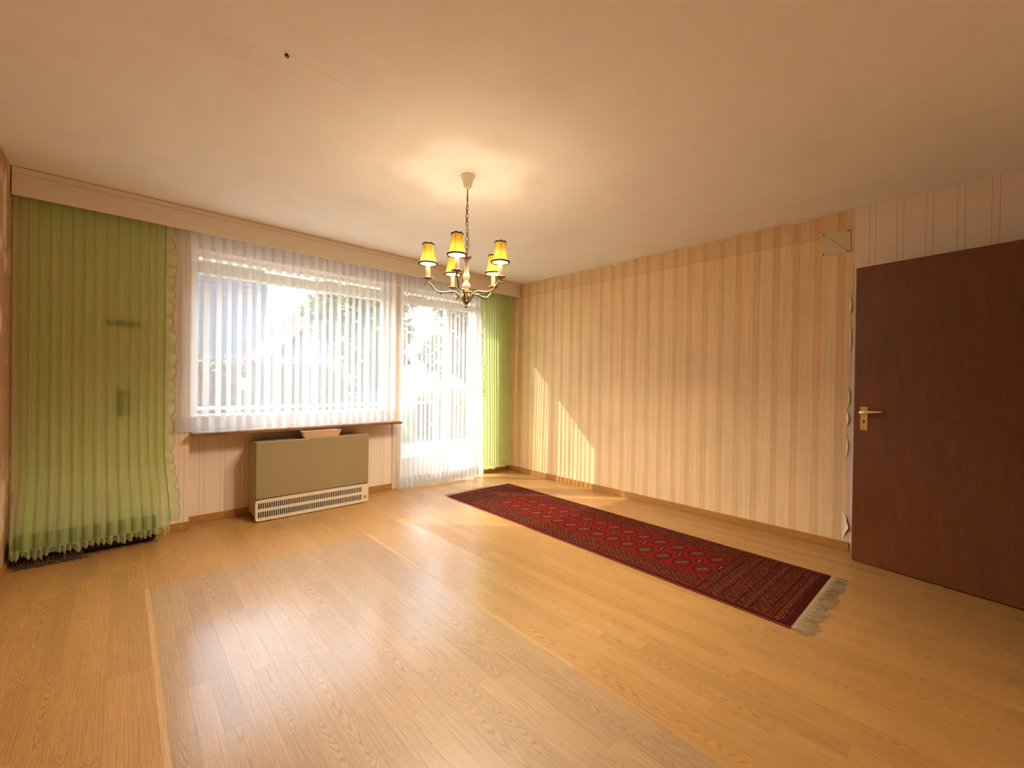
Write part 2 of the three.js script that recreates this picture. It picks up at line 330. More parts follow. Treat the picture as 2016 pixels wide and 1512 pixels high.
{                                               // long right wall: plaster, tan striped sheet with torn edges, pale paper beyond
  const w = new THREE.Group(); w.name = 'wall_right'; structure(w, 'long right wall with tan striped wallpaper torn at its end');
  mesh('plaster', [box(W, W + 0.25, -0.1, 2.6, -0.36, ZB + 0.2)], std(hex('#e2cdb0'), 0.95), w);
  const top = [], side = [];
  for (let z = 0.0; z < 3.56; z += rr(0.012, 0.05)) top.push([z, 2.4945 - (fbm(z * 4, 1, 71, 3) > 0.47 ? rr(0.004, 0.02) : rr(0, 0.004)) - (rnd() < 0.05 ? 0.018 : 0)]);
  top.push([3.56, 2.493], [3.69, 2.493]);
  side.push([3.690, 1.92]);
  for (let y = 1.9; y > 0.075; y -= rr(0.008, 0.03)) side.push([3.684 - 0.016 * smooth(0.42, 0.6, fbm(y * 3.1, 4, 73, 3)) - rr(0, 0.009) - (y > 0.1 && y < 0.26 ? 0.014 : 0), y]);
  const outline = [[0, 0.04], ...top, ...side, [side[side.length - 1][0], 0.04]];
  const g = extrude(outline, 0.0008);           // shape x = z of the room, y = y
  g.applyMatrix4(new THREE.Matrix4().makeBasis(new THREE.Vector3(0, 0, 1), new THREE.Vector3(0, 1, 0), new THREE.Vector3(-1, 0, 0)).setPosition(W - 0.0002, 0, 0));
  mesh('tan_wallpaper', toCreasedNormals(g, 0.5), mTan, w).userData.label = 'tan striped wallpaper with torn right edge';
  mesh('pale_wallpaper', [box(W - 0.0012, W + 0.001, 0.04, 2.499, 3.6935, ZB)], mPaleZ, w);
  const mTorn = std(hex('#f0dcc0'), 0.9, { side: THREE.DoubleSide });
  const flap = (z, y0, y1, wd, lift) => mesh('torn_flap', grid((s, t) => {      // a lip of paper curling off the wall
    const y = lerp(y0, y1, t), prof = Math.sin(Math.PI * clamp(t * 1.02)) * (0.7 + 0.5 * noise(t * 9, y * 8, 77)), a = s * 1.7;
    return [W - 0.0012 - lift * prof * (1 - Math.cos(a)), y, z - 0.004 + wd * prof * Math.sin(a)];
  }, 6, 14), mTorn, w);
  flap(3.655, 0.075, 0.285, 0.034, 0.016); flap(3.664, 0.90, 1.03, 0.018, 0.010); flap(3.672, 1.04, 1.20, 0.012, 0.008); flap(3.668, 0.68, 0.84, 0.012, 0.008); flap(3.671, 1.72, 1.86, 0.016, 0.010); flap(3.678, 1.45, 1.66, 0.010, 0.008);
  for (let i = 0; i < 16; i++) { const z = rr(0.15, 3.5), l = rr(0.02, 0.07); mesh('torn_scrap', grid((s, t) => [W - 0.0014 - 0.002 * t, 2.4955 - t * (0.010 + 0.012 * noise(s * 5, z * 20, 79)), z + l * s], 6, 2), mTorn, w); }
}
{                                               // wall behind the camera with the doorway; a closed hall lies beyond
  const w = new THREE.Group(); w.name = 'wall_back'; structure(w);
  mesh('panel', [box(-0.25, 3.19, -0.1, 2.6, ZB, ZB + 0.15), box(4.10, W + 0.25, -0.1, 2.6, ZB, ZB + 0.15), box(3.19, 4.10, 2.03, 2.6, ZB, ZB + 0.15)], mPaleX, w);
  const hall = new THREE.Group(); hall.name = 'wall_hall'; structure(hall);
  mesh('panel', [box(2.2, W + 0.25, -0.1, 2.6, 6.0, 6.1), box(2.1, 2.2, -0.1, 2.6, ZB + 0.15, 6.1), box(W + 0.25, W + 0.35, -0.1, 2.6, ZB + 0.15, 6.1), box(2.1, W + 0.35, 2.5, 2.6, ZB + 0.15, 6.1), box(2.1, W + 0.35, -0.1, 0, ZB + 0.1, 6.1)], mPlaster, hall);
  structure(mesh('trim_1', [box(3.13, 3.2, 0, 2.08, ZB - 0.012, ZB), box(3.13, 4.16, 2.02, 2.09, ZB - 0.012, ZB), box(4.09, 4.16, 0, 2.02, ZB - 0.012, ZB), box(3.19, 3.215, 0, 2.03, ZB, ZB + 0.15), box(4.085, 4.1, 0, 2.03, ZB, ZB + 0.15), box(3.2, 4.1, 2.016, 2.03, ZB, ZB + 0.15)], std(hex('#4a2413'), 0.5, { map: mahogany })));
}
// skirting boards
{
  const skirt = (name, ...b) => structure(mesh(name, b.map((q) => box(...q, 0.003)), mSkirt), 'low ochre wooden skirting board');
  skirt('baseboard_right', [W - 0.014, W, 0, 0.063, 0.015, 0.98], [W - 0.014, W, 0, 0.063, 0.9805, 2.44], [W - 0.014, W, 0, 0.063, 2.4405, 3.69]);
  skirt('baseboard_window', [0.0, 0.922, 0, 0.063, 0.1, 0.113], [0.91, 0.923, 0, 0.063, -0.03, 0.113], [0.922, 2.70, 0, 0.063, -0.03, -0.017], [3.97, W - 0.014, 0, 0.063, 0, 0.014]);
  skirt('baseboard_left', [0, 0.012, 0, 0.05, 0.113, ZB]);
}
// window, balcony door
{
  const zf = -0.20, zb = -0.13;
  const w = new THREE.Group(); w.name = 'window_1'; structure(w, 'wide window in a pale frame behind the sheer curtain');
  mesh('frame', [box(0.91, 0.985, 0.735, 2.235, zf, zb, 0.004), box(2.625, 2.70, 0.735, 2.235, zf, zb, 0.004), box(0.985, 2.625, 0.735, 0.88, zf, zb, 0.004), box(0.985, 2.625, 2.075, 2.165, zf, zb + 0.01, 0.004), box(0.985, 2.625, 2.22, 2.236, zf, zb, 0.002)], mWhiteFrame, w);
  mesh('glass', [box(0.985, 2.625, 0.88, 2.075, -0.172, -0.168)], mGlass, w);
  mesh('top_light', [box(0.985, 2.625, 2.165, 2.22, -0.172, -0.168)], mGlass, w);
  const hd = mesh('handle', [box(2.648, 2.672, 1.36, 1.43, zb, zb + 0.008, 0.003), new THREE.CylinderGeometry(0.007, 0.007, 0.04, 12).rotateX(Math.PI / 2).translate(2.66, 1.41, zb + 0.025), box(2.652, 2.668, 1.29, 1.42, zb + 0.04, zb + 0.052, 0.004)], std(hex('#b9b2a2'), 0.35, { metalness: 0.6 }), w);
  const d = new THREE.Group(); d.name = 'door_1'; structure(d, 'glazed balcony door with a fixed side light behind the sheers');
  mesh('frame', [box(2.795, 2.83, 0, 2.235, zf, zb, 0.003), box(3.935, 3.97, 0, 2.235, zf, zb, 0.003), box(2.83, 3.935, 2.165, 2.175, zf, zb, 0.002), box(2.83, 3.935, 2.222, 2.236, zf, zb, 0.002), box(3.49, 3.54, 0, 2.165, zf, zb, 0.003), box(3.54, 3.935, 2.10, 2.165, zf, zb, 0.003), box(3.54, 3.935, 0, 0.06, zf, zb, 0.003)], mWhiteFrame, d);
  const leaf = mesh('leaf', [box(2.832, 2.862, 0.01, 2.163, zf + 0.005, zb + 0.012, 0.004), box(3.45, 3.488, 0.01, 2.163, zf + 0.005, zb + 0.012, 0.004), box(2.862, 3.45, 2.085, 2.163, zf + 0.005, zb + 0.012, 0.004), box(2.862, 3.45, 0.01, 0.305, zf + 0.005, zb + 0.012, 0.004)], mWhiteFrame, d);
  mesh('handle', [box(2.838, 2.856, 1.36, 1.5, zb + 0.012, zb + 0.02, 0.003), box(2.84, 2.855, 1.30, 1.43, zb + 0.045, zb + 0.056, 0.004), new THREE.CylinderGeometry(0.007, 0.007, 0.04, 12).rotateX(Math.PI / 2).translate(2.847, 1.42, zb + 0.03)], std(hex('#4b463c'), 0.35, { metalness: 0.6 }), leaf);
  mesh('glass', [box(2.862, 3.45, 0.305, 2.085, -0.172, -0.168), box(3.54, 3.935, 0.06, 2.10, -0.172, -0.168)], mGlass, d);
  mesh('top_light', [box(2.83, 3.935, 2.175, 2.222, -0.172, -0.168)], mGlass, d);
}
{
  const s = structure(mesh('trim_2', [box(0.92, 2.70, 0.736, 0.761, -0.13, 0.206, 0.006)], mSill), 'dark polished window sill board');
}

// ------------------------------------------------------------------ pelmet
{
  const p = group('pelmet');
  mesh('fascia', [box(0.006, W - 0.011, 2.321, 2.4595, 0.187, 0.2, 0.0015)], mBoard, p);
  mesh('top_strip', [box(0.006, W - 0.004, 2.461, 2.4965, 0.187, 0.201, 0.0015)], mBoard, p);
  tag(p, 'long cream pelmet board running along the ceiling above the curtains', 'pelmet');
}

// ------------------------------------------------------------------ curtains
// A hanging cloth: n folds between x0 and x1; over > 1 makes the folds lap over each other.
function drape({ x0, x1, y0, y1, z, n, amp, over, s0 = 1, per = 14, rows = 26, lean = () => 0, spread = () => 0, bottom = () => 0, topSqueeze = 0.6 }) {
  const ph = [], am = [];
  for (let i = 0; i <= n + 1; i++) { ph.push((hash(i, s0, 5) - 0.5) * 2.4); am.push(0.6 + 0.75 * hash(i, s0, 6)); }
  const lambda = (x1 - x0) / n;
  const at = (s, t) => {                        // t from 0 at the top to 1 at the hem
    const k = s * n, i = Math.min(n, Math.floor(k)), f = k - i, p = lerp(ph[i], ph[i + 1], f), a = lerp(am[i], am[i + 1], f);
    const g = lerp(topSqueeze, 1, smooth(0, 0.35, t)), th = 2 * Math.PI * k + p + 0.5 * (noise(k * 0.7, t * 2, s0 + 50) - 0.5) * t;
    const x = lerp(x0, x1, s) + lambda * over * g * a / (2 * Math.PI) * Math.sin(th) * Math.min(1, 6 * s, 6 * (1 - s)) + 0.004 * Math.sin(3 * th + 2 * k) * (1 - smooth(0, 0.12, t)) * Math.min(1, 6 * s, 6 * (1 - s));
    const zz = z + amp * a * g * Math.cos(th);
    const yb = y0 + bottom(s), y = lerp(y1, yb, t);
    return [x + spread(s, y), y, zz + lean(s, y), lerp(x0, x1, s), y];
  };
  return { geo: grid(at, n * per, rows), at, n, per };
}
// A pleated sheer: each pleat is one open bulge towards the room and a stack of close gathers behind it.
function pleats({ x0, x1, y0, y1, z, n, bulge, stack, passes, s0, seg = 5, rows = 22, lean = () => 0, spread = () => 0 }) {
  const edge = [0], gap = [], big = [];
  for (let i = 0; i < n; i++) { edge.push(edge[i] + 0.8 + 0.4 * hash(i, s0, 1)); gap.push(0.40 + 0.16 * hash(i, s0, 2)); big.push(0.7 + 0.6 * hash(i, s0, 3)); }
  const scale = (x1 - x0) / edge[n], P = passes + 1;
  const at = (s, t) => {
    const k = Math.min(n - 1e-6, s * n), i = Math.floor(k), q = (k - i) * P, j = Math.min(P - 1, Math.floor(q)), f = q - j;
    const g = gap[i] * lerp(0.45, 1, smooth(0, 0.3, t)) + 0.05 * (noise(i * 3.1, t * 2.5, s0 + 7) - 0.5), L = edge[i + 1] - edge[i];
    let u, w;
    if (j === 0) { u = g * f; w = bulge * big[i] * Math.sin(Math.PI * f) * lerp(0.6, 1, t) + stack * 0.5; }
    else {                                      // to and fro
      const e = f * f * (3 - 2 * f) * 0.5 + f * 0.5, a = g - 0.05 * hash(i, j, s0) * 0.6, b = 1 - 0.04 * hash(j, i, s0);
      u = j % 2 ? lerp(j === 1 ? g : a, j === P - 1 ? 1 : b, e) : lerp(b, a, e);
      w = lerp(stack * 0.5, -stack * 0.5, (j - 1 + f) / (P - 1)) ;
      if (j === P - 1) w = lerp(w, stack * 0.5, smooth(0.75, 1, f));
    }
    const sway = 0.006 * (noise(i * 0.9, t * 1.6, s0 + 9) - 0.5) * t;
    const x = x0 + scale * (edge[i] + L * u) + sway, y = lerp(y1, y0 + 0.004 * (1 - Math.min(1, w / bulge)), t);
    return [x + spread(s, y), y, z + w + lean(s, y), x, y];
  };
  const hemLine = (t) => [lerp(x0, x1, t) + spread(t, y0), y0 + 0.004, z + lean(t, y0) + 0.4 * bulge + 0.35 * bulge * Math.sin(t * n * 2 * Math.PI)];
  return { at, hemLine, ns: n * P * seg, geo: grid(at, n * P * seg, rows) };
}
function frillAlong(path, out, width, waves, ampl, s0, len = 220, across = 4) {       // a gathered strip: path(t) its seam, out(t) the way it points
  return grid((t, s) => {
    const p = path(t), o = out(t), w = waves * t * 2 * Math.PI + 5.5 * noise(t * waves * 0.6, 3, s0), k = Math.pow(s, 0.8), d = width * s * (0.62 + 0.44 * noise(t * waves * 0.9, 9, s0 + 1) + 0.09 * Math.sin(w));
    const wob = ampl * Math.sin(w) * (k + 0.35 * Math.sin(Math.PI * s)), wob2 = ampl * 0.9 * k * Math.cos(w);
    return [p[0] + o[0] * d + o[3] * wob, p[1] + o[1] * d + o[4] * wob + (o[1] === 0 ? wob2 : 0), p[2] + o[2] * d + o[5] * wob];
  }, len, across);
}
const edgeLine = (g, n, a) => Array.from({ length: n / 2 + 1 }, (_, i) => { const k = a * (n + 1) + 2 * i, p = g.attributes.position; return [p.getX(k), p.getY(k), p.getZ(k)]; });
{                                               // sheer over the window, ending just above the sill
  const sheer = (o, hemH, label) => {
    const g = group('sheer_curtain'), d = pleats(o);
    mesh('cloth', d.geo, mSheer, g);
    mesh('hem', grid((s, t) => { const p = d.at(s, lerp(1 - hemH / (o.y1 - o.y0), 0.999, t)); return [p[0], p[1], p[2] - 0.0015]; }, d.ns, 3), mSheerHem, g);
    tag(g, label, 'curtain');
  };
  sheer({ x0: 0.81, x1: 2.655, y0: 0.766, y1: 2.499, z: 0.118, n: 25, bulge: 0.017, stack: 0.012, passes: 5, s0: 101 }, 0.115, 'white pleated sheer curtain over the wide window, ending at the sill');
  sheer({ x0: 2.70, x1: 3.812, y0: 0.02, y1: 2.499, z: 0.1, n: 19, bulge: 0.017, stack: 0.012, passes: 5, s0: 131 }, 0.115, 'white floor-length sheer curtain over the balcony door');
}
{                                               // left green curtain, pushed forward at its foot by the rolled rug
  const lean = (s, y) => 0.168 * smooth(0.6, 0.15, y) - 0.004;
  const o = { x0: 0.075, x1: 0.752, y0: 0.107, y1: 2.499, z: 0.150, n: 13, bulge: 0.018, stack: 0.014, passes: 3, s0: 211, lean, spread: (s, y) => 0.03 * s * smooth(0.75, 0.1, y), rows: 40 };
  const g = group('green_curtain'), d = pleats(o);
  mesh('cloth', d.geo, mGreen, g);
  // slack outer panel against the left wall, hanging a little behind
  const dp = drape({ x0: 0.012, x1: 0.10, y0: 0.107, y1: 2.499, z: 0.148, n: 2, amp: 0.010, over: 0.8, s0: 223, lean: (s, y) => 0.165 * smooth(0.6, 0.15, y), spread: (s, y) => (1 - s) * 0.012 * smooth(1.5, 1.2, y), rows: 30 });
  mesh('cloth', dp.geo, mGreen, g);
  const wob = (t) => 0.004 * Math.sin(t * 40);
  const rightEdge = (t) => d.at(0.999, lerp(0.03, 0.985, t));
  mesh('side_frill', frillAlong(rightEdge, () => [1, 0, 0.1, 0.15, 0.35, 1], 0.062, 21, 0.014, 231, 520, 6), mGreenFrill, g);
  mesh('frill_edge', tube(edgeLine(frillAlong(rightEdge, () => [1, 0, 0.1, 0.15, 0.35, 1], 0.062, 21, 0.014, 231, 520, 6), 520, 6), 0.0013, 900, 5), mGreenThread, g);
  mesh('gather_thread', tube(Array.from({ length: 120 }, (_, i) => { const p = rightEdge(i / 119); return [p[0] + 0.001, p[1], p[2] + 0.004 + 0.0015 * (i % 2)]; }), 0.0016, 240, 5), mGreenThread, g);
  mesh('side_frill', frillAlong((t) => dp.at(0.001, lerp(0.45, 0.85, t)), () => [-0.2, 0, 1, 0.6, 0.5, 0.2], 0.03, 16, 0.005, 237, 160, 4), mGreenFrill, g);
  const hemAt = (t) => { const s = t; const p = s < 0.12 ? dp.at(clamp(s / 0.12 * 0.8), 0.995) : d.hemLine((s - 0.12) / 0.88); return p; };
  mesh('bottom_frill', frillAlong(hemAt, () => [0, -1, 0.12, 0.2, 0, 1], 0.056, 26, 0.017, 241, 520, 6), mGreenFrill, g);
  mesh('gather_thread', tube(Array.from({ length: 150 }, (_, i) => { const p = hemAt(0.13 + 0.87 * i / 149); return [p[0], p[1], p[2] + 0.003]; }), 0.0022, 300, 5), mGreenFrill, g);
  tag(g, 'olive green frilled voile curtain at the left wall beside the sheer', 'curtain');
}
{                                               // right green curtain, lit from outside on its left half
  const o = { x0: 3.79, x1: 4.315, y0: 0.125, y1: 2.499, z: 0.136, n: 13, bulge: 0.014, stack: 0.012, passes: 3, s0: 311, spread: (s, y) => (1 - s) * 0.045 * smooth(2.2, 0.1, y) + s * 0.02 * smooth(2.2, 0.1, y) };
  const g = group('green_curtain'), d = pleats(o);
  mesh('cloth', d.geo, mGreen, g);
  const leftEdge = (t) => d.at(0.001, lerp(0.02, 0.985, t));
  mesh('side_frill', frillAlong(leftEdge, (t) => [t > 0.62 ? -0.9 : 0.75, 0, 0.3, 0.1, 0.4, 1], 0.055, 24, 0.013, 331, 520, 6), mGreenFrill, g);
  mesh('frill_edge', tube(edgeLine(frillAlong(leftEdge, (t) => [t > 0.62 ? -0.9 : 0.75, 0, 0.3, 0.1, 0.4, 1], 0.055, 24, 0.013, 331, 520, 6), 520, 6), 0.0015, 900, 5), mGreenThread, g);
  mesh('gather_thread', tube(Array.from({ length: 120 }, (_, i) => { const p = leftEdge(i / 119); return [p[0] - 0.001, p[1], p[2] + 0.004 + 0.0015 * (i % 2)]; }), 0.0018, 240, 5), mGreenThread, g);
  const hemAt = (t) => d.hemLine(t);
  mesh('bottom_frill', frillAlong(hemAt, () => [0, -1, 0.12, 0.2, 0, 1], 0.05, 22, 0.016, 341, 420, 6), mGreenFrill, g);
  tag(g, 'bright sunlit green frilled curtain in the far right corner', 'curtain');
}
// ------------------------------------------------------------------ behind and under the left curtain
{
  const r = group('rolled_rug', 0, 0, 0);
  const mRoll = std(hex('#3a2417'), 0.95, { bumpMap: scaled(weaveBump, 30, 30), bumpScale: 0.001 });
  const spiral = (x) => Array.from({ length: 90 }, (_, i) => { const a = i / 89 * 6 * Math.PI * 1.02, q = 0.018 + 0.071 * i / 89; return [x, 0.092 + q * Math.sin(-a), 0.205 + q * Math.cos(-a)]; });
  const g = grid((s, t) => { const a = spiral(0)[Math.round(s * 89)]; return [lerp(0.03, 0.71, t), a[1], a[2], s * 2, t]; }, 89, 1);
  mesh('roll', [g, new THREE.CylinderGeometry(0.084, 0.084, 0.668, 32).rotateZ(Math.PI / 2).translate(0.37, 0.092, 0.205)], mRoll, r);
  const fr = [];
  for (let i = 0; i < 90; i++) { const x = rr(0.04, 0.34), l = rr(0.03, 0.075), b = rr(-0.03, 0.03), z = 0.285; fr.push(tube([[x, 0.04, z], [x + b * 0.4, 0.022, z + 0.012], [x + b, 0.004, z + 0.02 + l * 0.25], [x + b + rr(-0.03, 0.03), 0.003, z + 0.02 + l * 0.6]], 0.0014, 6, 4)); }
  mesh('fringe', fr, std(hex('#5a3f28'), 0.95), r).userData.kind = 'stuff';
  tag(r, 'dark rolled-up rug lying on the floor under the left green curtain', 'rug');
  const b = group('wall_bar', 0.525, 1.575, 0.1);
  mesh('bar', [box(-0.088, 0.088, -0.018, 0.018, 0, 0.016, 0.003)], std(hex('#2a1c10'), 0.6), b);
  tag(b, 'short dark bar on the wall, faintly seen through the left green curtain', 'bar');
  const s = group('strap_winder', 0.53, 1.0, 0.1);
  mesh('cover', [box(-0.03, 0.03, -0.09, 0.09, 0, 0.014, 0.005)], std(hex('#6b4a2b'), 0.5), s);
  mesh('slot', [box(-0.012, 0.012, -0.05, 0.045, 0.0135, 0.015, 0.0005)], mBlack, s);
  tag(s, 'small brown shutter strap winder on the wall behind the left green curtain', 'winder');
}

// ------------------------------------------------------------------ storage heater
{
  const h = group('storage_heater', 1.335, 0, 0);
  const L = 0.96, mBody = std(hex('#b0a078'), 0.5), mPanel = std(hex('#95835f'), 0.42), mGrille = std(hex('#ddcbb2'), 0.5);
  mesh('casing', [box(0, L, 0.03, 0.655, 0.01, 0.272, 0.012), box(0.03, L - 0.03, 0.0, 0.04, 0.03, 0.25, 0.004)], mBody, h);
  mesh('front_panel', [box(-0.003, L + 0.003, 0.19, 0.668, 0.262, 0.285, 0.008)], mPanel, h);
  mesh('rear_lip', [box(0.58, 0.90, 0.655, 0.664, 0.015, 0.03, 0.002)], mBody, h);
  const holes = [], rows = [[0.108, 0.156], [0.034, 0.084]], N = 54;
  for (const [a, b] of rows) for (let i = 0; i < N; i++) { const x = 0.017 + (0.885 - 0.018) * i / (N - 1); holes.push([[x, a], [x, b], [x + 0.0104, b], [x + 0.0104, a]]); }
  const rc = 0.01, y0 = 0.012, y1 = 0.180, o = [];
  for (const [cx, cy, a0] of [[L - rc, y0 + rc, -90], [L - rc, y1 - rc, 0], [rc, y1 - rc, 90], [rc, y0 + rc, 180]]) for (let k = 0; k <= 4; k++) { const a = (a0 + 22.5 * k) * Math.PI / 180; o.push([cx + rc * Math.cos(a), cy + rc * Math.sin(a)]); }
  mesh('air_grille', extrude(o, 0.006, holes).translate(0, 0, 0.276), mGrille, h).userData.label = 'pale grille with two rows of slots';
  mesh('grille_rim', tube(o.map(([x, y]) => [x, y, 0.281]), 0.0035, 160, 6, true), mGrille, h);
  mesh('slot_shade_sheet', [box(0.01, 0.90, 0.025, 0.165, 0.2735, 0.2745)], mBlack, h);  // thin black sheet: its colour stands in for the shade behind the slots
  mesh('seam', [box(0.004, L - 0.004, 0.1802, 0.192, 0.266, 0.277)], std(hex('#2e150b'), 0.8), h);
  mesh('knob', [lathe([[0, 0.008], [0.012, 0.008], [0.0155, 0.006], [0.016, 0]], 28).rotateX(Math.PI / 2).translate(0.928, 0.062, 0.282)], std(hex('#b89a76'), 0.4), h);
  tag(h, 'beige storage heater with slotted grille standing below the window sill', 'heater');
}
{                                               // shallow flared dish on the heater, half under the sill
  const d = group('tray', 1.862, 0.664, 0.232);
  const ring = (w, dd, y, r = 0.012) => { const out = []; for (const [sx, sz, a0] of [[1, 1, 0], [-1, 1, 90], [-1, -1, 180], [1, -1, 270]]) for (let k = 0; k <= 4; k++) { const a = (a0 + 22.5 * k) * Math.PI / 180; out.push([sx * (w / 2 - r) + r * Math.cos(a), y, sz * (dd / 2 - r) + r * Math.sin(a)]); } return out; };
  const rings = [ring(0.27, 0.05, 0), ring(0.30, 0.065, 0.002), ring(0.345, 0.088, 0.060), ring(0.349, 0.092, 0.064), ring(0.340, 0.083, 0.064), ring(0.295, 0.058, 0.010), ring(0.26, 0.04, 0.009)];
  const loft = grid((s, t) => { const j = Math.round(t * (rings.length - 1)), i = Math.round(s * 20) % 20; const p = rings[j][i]; return [p[0], p[1] + (j > 1 && j < 5 ? 0.0015 * Math.sin(p[0] * 60) : 0), p[2]]; }, 20, rings.length - 1);
  const floorG = box(-0.134, 0.134, 0.0005, 0.0095, -0.024, 0.024);
  mesh('dish', [toCreasedNormals(loft, 0.6), floorG], std(hex('#d8b394'), 0.45, { side: THREE.DoubleSide }), d);
  tag(d, 'shallow pinkish cream dish resting on top of the storage heater', 'dish');
}

// ------------------------------------------------------------------ runner rug
{
  const RW = 0.855, RL = 3.058;
  const cv = document.createElement('canvas'); cv.width = 1024; cv.height = 2048;
  const g = cv.getContext('2d'), sx = 1024 / RW, sy = 2048 / RL;
  const R = (x, y, w, h, c) => { g.fillStyle = c; g.fillRect(x * sx, y * sy, w * sx, h * sy); };
  const dark = 'rgb(50,20,10)', maroon = 'rgb(92,28,16)', red = 'rgb(142,24,24)', cream = 'rgb(178,128,92)', brown = 'rgb(112,60,36)';
  R(0, 0, RW, RL, maroon);
  const bandX = (x0, x1, c) => { R(x0, 0, x1 - x0, RL, c); R(RW - x1, 0, x1 - x0, RL, c); };
  bandX(0, 0.008, 'rgb(150,30,34)'); bandX(0.008, 0.022, dark);
  const speck = (x, y, w, h, cols, a = 1) => { g.globalAlpha = a; g.fillStyle = cols[Math.floor(rnd() * cols.length)]; g.fillRect(x * sx, y * sy, Math.max(1, w * sx), Math.max(1, h * sy)); g.globalAlpha = 1; };
  const fill = (x0, x1, y0, y1) => {            // dense small motifs of a border band
    const c = 0.0145;
    for (let y = y0; y < y1; y += c) for (let x = x0; x < x1; x += c) {
      const k = (Math.round(x / c) + Math.round(y / c)) % 3;
      speck(x, y, c * 0.85, c * 0.85, [dark, 'rgb(70,28,14)', 'rgb(86,34,18)'], 0.85);
      if (k) speck(x + c * 0.15, y + c * 0.2, c * 0.45, c * 0.35, [cream, 'rgb(128,76,50)', 'rgb(160,100,70)', 'rgb(128,48,34)'], 0.85);
      speck(x + c * rnd() * 0.6, y + c * rnd() * 0.6, c * 0.3, c * 0.3, [dark, brown, 'rgb(140,30,28)', cream], 0.7);
    }
  };
  const FX = 0.205, FY = 0.50;
  fill(0.024, FX, 0, RL); fill(RW - FX, RW - 0.024, 0, RL); fill(FX, RW - FX, 0.02, FY); fill(FX, RW - FX, RL - FY, RL - 0.02);
  for (const x of [0.062, 0.066, 0.150, 0.154, 0.198]) { R(x, 0.06, 0.0022, RL - 0.12, dark); R(RW - x, 0.06, 0.0022, RL - 0.12, dark); }
  for (const y of [0.045, 0.085, 0.12, 0.20, 0.235, 0.27, 0.36, 0.40, 0.44, 0.49]) { R(0.03, y, RW - 0.06, 0.006, dark); R(0.03, RL - y, RW - 0.06, 0.006, dark); }
  for (const y of [0.06, 0.215, 0.38]) for (let x = 0.05; x < RW - 0.06; x += 0.034) for (const yy of [y, RL - y - 0.018]) { R(x, yy, 0.014, 0.018, 'rgb(132,80,56)'); R(x + 0.004, yy + 0.005, 0.006, 0.008, dark); R(x + 0.017, yy + 0.003, 0.011, 0.012, 'rgb(70,20,16)'); }
  R(FX + 0.006, FY + 0.006, RW - 2 * FX - 0.012, RL - 2 * FY - 0.012, 'rgb(118,24,18)');
  const oct = (cx, cy, a, b, c) => { g.fillStyle = c; g.beginPath(); for (let k = 0; k < 8; k++) { const t = (k + 0.5) * Math.PI / 4; g.lineTo((cx + a * Math.cos(t)) * sx, (cy + b * Math.sin(t)) * sy); } g.fill(); };
  const rowsN = 15, pitch = (RL - 2 * FY) / rowsN;
  for (let j = 0; j < rowsN; j++) {
    const cy = FY + (j + 0.5) * pitch;
    for (const cx of [RW / 2 - 0.112, RW / 2 + 0.112]) {
      oct(cx, cy, 0.086, 0.058, 'rgb(50,16,11)'); oct(cx, cy, 0.076, 0.051, 'rgb(96,34,22)');
      for (let k = 0; k < 4; k++) { g.fillStyle = k % 2 ? 'rgb(40,14,14)' : 'rgb(112,44,34)'; g.beginPath(); g.moveTo(cx * sx, cy * sy); for (const t of [k * Math.PI / 2, (k + 1) * Math.PI / 2]) g.lineTo((cx + 0.045 * Math.cos(t) * 1.3) * sx, (cy + 0.040 * Math.sin(t)) * sy); g.fill(); }
      oct(cx, cy, 0.022, 0.016, 'rgb(160,112,84)'); oct(cx, cy, 0.013, 0.010, 'rgb(60,18,14)');
      for (let k = 0; k < 12; k++) { const t = k * Math.PI / 6; R(cx + 0.036 * Math.cos(t) - 0.003, cy + 0.029 * Math.sin(t) - 0.003, 0.006, 0.006, 'rgb(150,96,70)'); }
      R(cx - 0.1, cy - 0.0012, 0.2, 0.0024, 'rgb(60,14,14)');
    }
    const my = cy + pitch / 2;                  // small crosses between the octagons
    for (const cx of [RW / 2, RW / 2 - 0.21, RW / 2 + 0.21]) { if (Math.abs(cx - RW / 2) > 0.2 && rnd() < 2) { R(cx - 0.02, my - 0.012, 0.04, 0.024, 'rgb(100,24,20)'); continue; } oct(cx, my, 0.05, 0.024, 'rgb(74,22,15)'); R(cx - 0.006, my - 0.02, 0.012, 0.04, 'rgb(54,16,14)'); R(cx - 0.026, my - 0.005, 0.052, 0.01, 'rgb(150,90,70)'); }
    R(RW / 2 - 0.0012 - 0.112, cy - pitch / 2, 0.0024, pitch, 'rgb(70,14,14)'); R(RW / 2 - 0.0012 + 0.112, cy - pitch / 2, 0.0024, pitch, 'rgb(70,14,14)');
  }
  for (let i = 0; i < 26000; i++) { g.fillStyle = rnd() < 0.5 ? 'rgba(20,4,4,0.10)' : 'rgba(190,90,70,0.08)'; g.fillRect(rnd() * 1024, rnd() * 2048, rr(1, 4), rr(1, 2)); }
  R(0.0, RL - 0.035, RW, 0.035, 'rgba(70,16,14,0.8)'); R(0.0, 0, RW, 0.03, 'rgba(80,20,16,0.8)');
  const map = new THREE.CanvasTexture(cv); map.colorSpace = THREE.SRGBColorSpace; map.flipY = false; map.magFilter = THREE.LinearFilter; map.anisotropy = 8;
  const rug = group('runner_rug', 3.3955, 0, 2.158, -0.0183);
  const wav = (u, v) => 0.0012 * Math.sin(v * 9 + u * 3) + 0.0016 * fbm(u * 4, v * 14, 401, 3);
  const top = grid((u, v) => { const e = Math.min(u, 1 - u) * RW, f = smooth(0, 0.006, e); return [(u - 0.5) * RW + 0.003 * Math.sin(v * 11) * (0.5 - u), 0.0015 + f * 0.0065 + f * wav(u, v), (v - 0.5) * RL, u, v]; }, 60, 160);
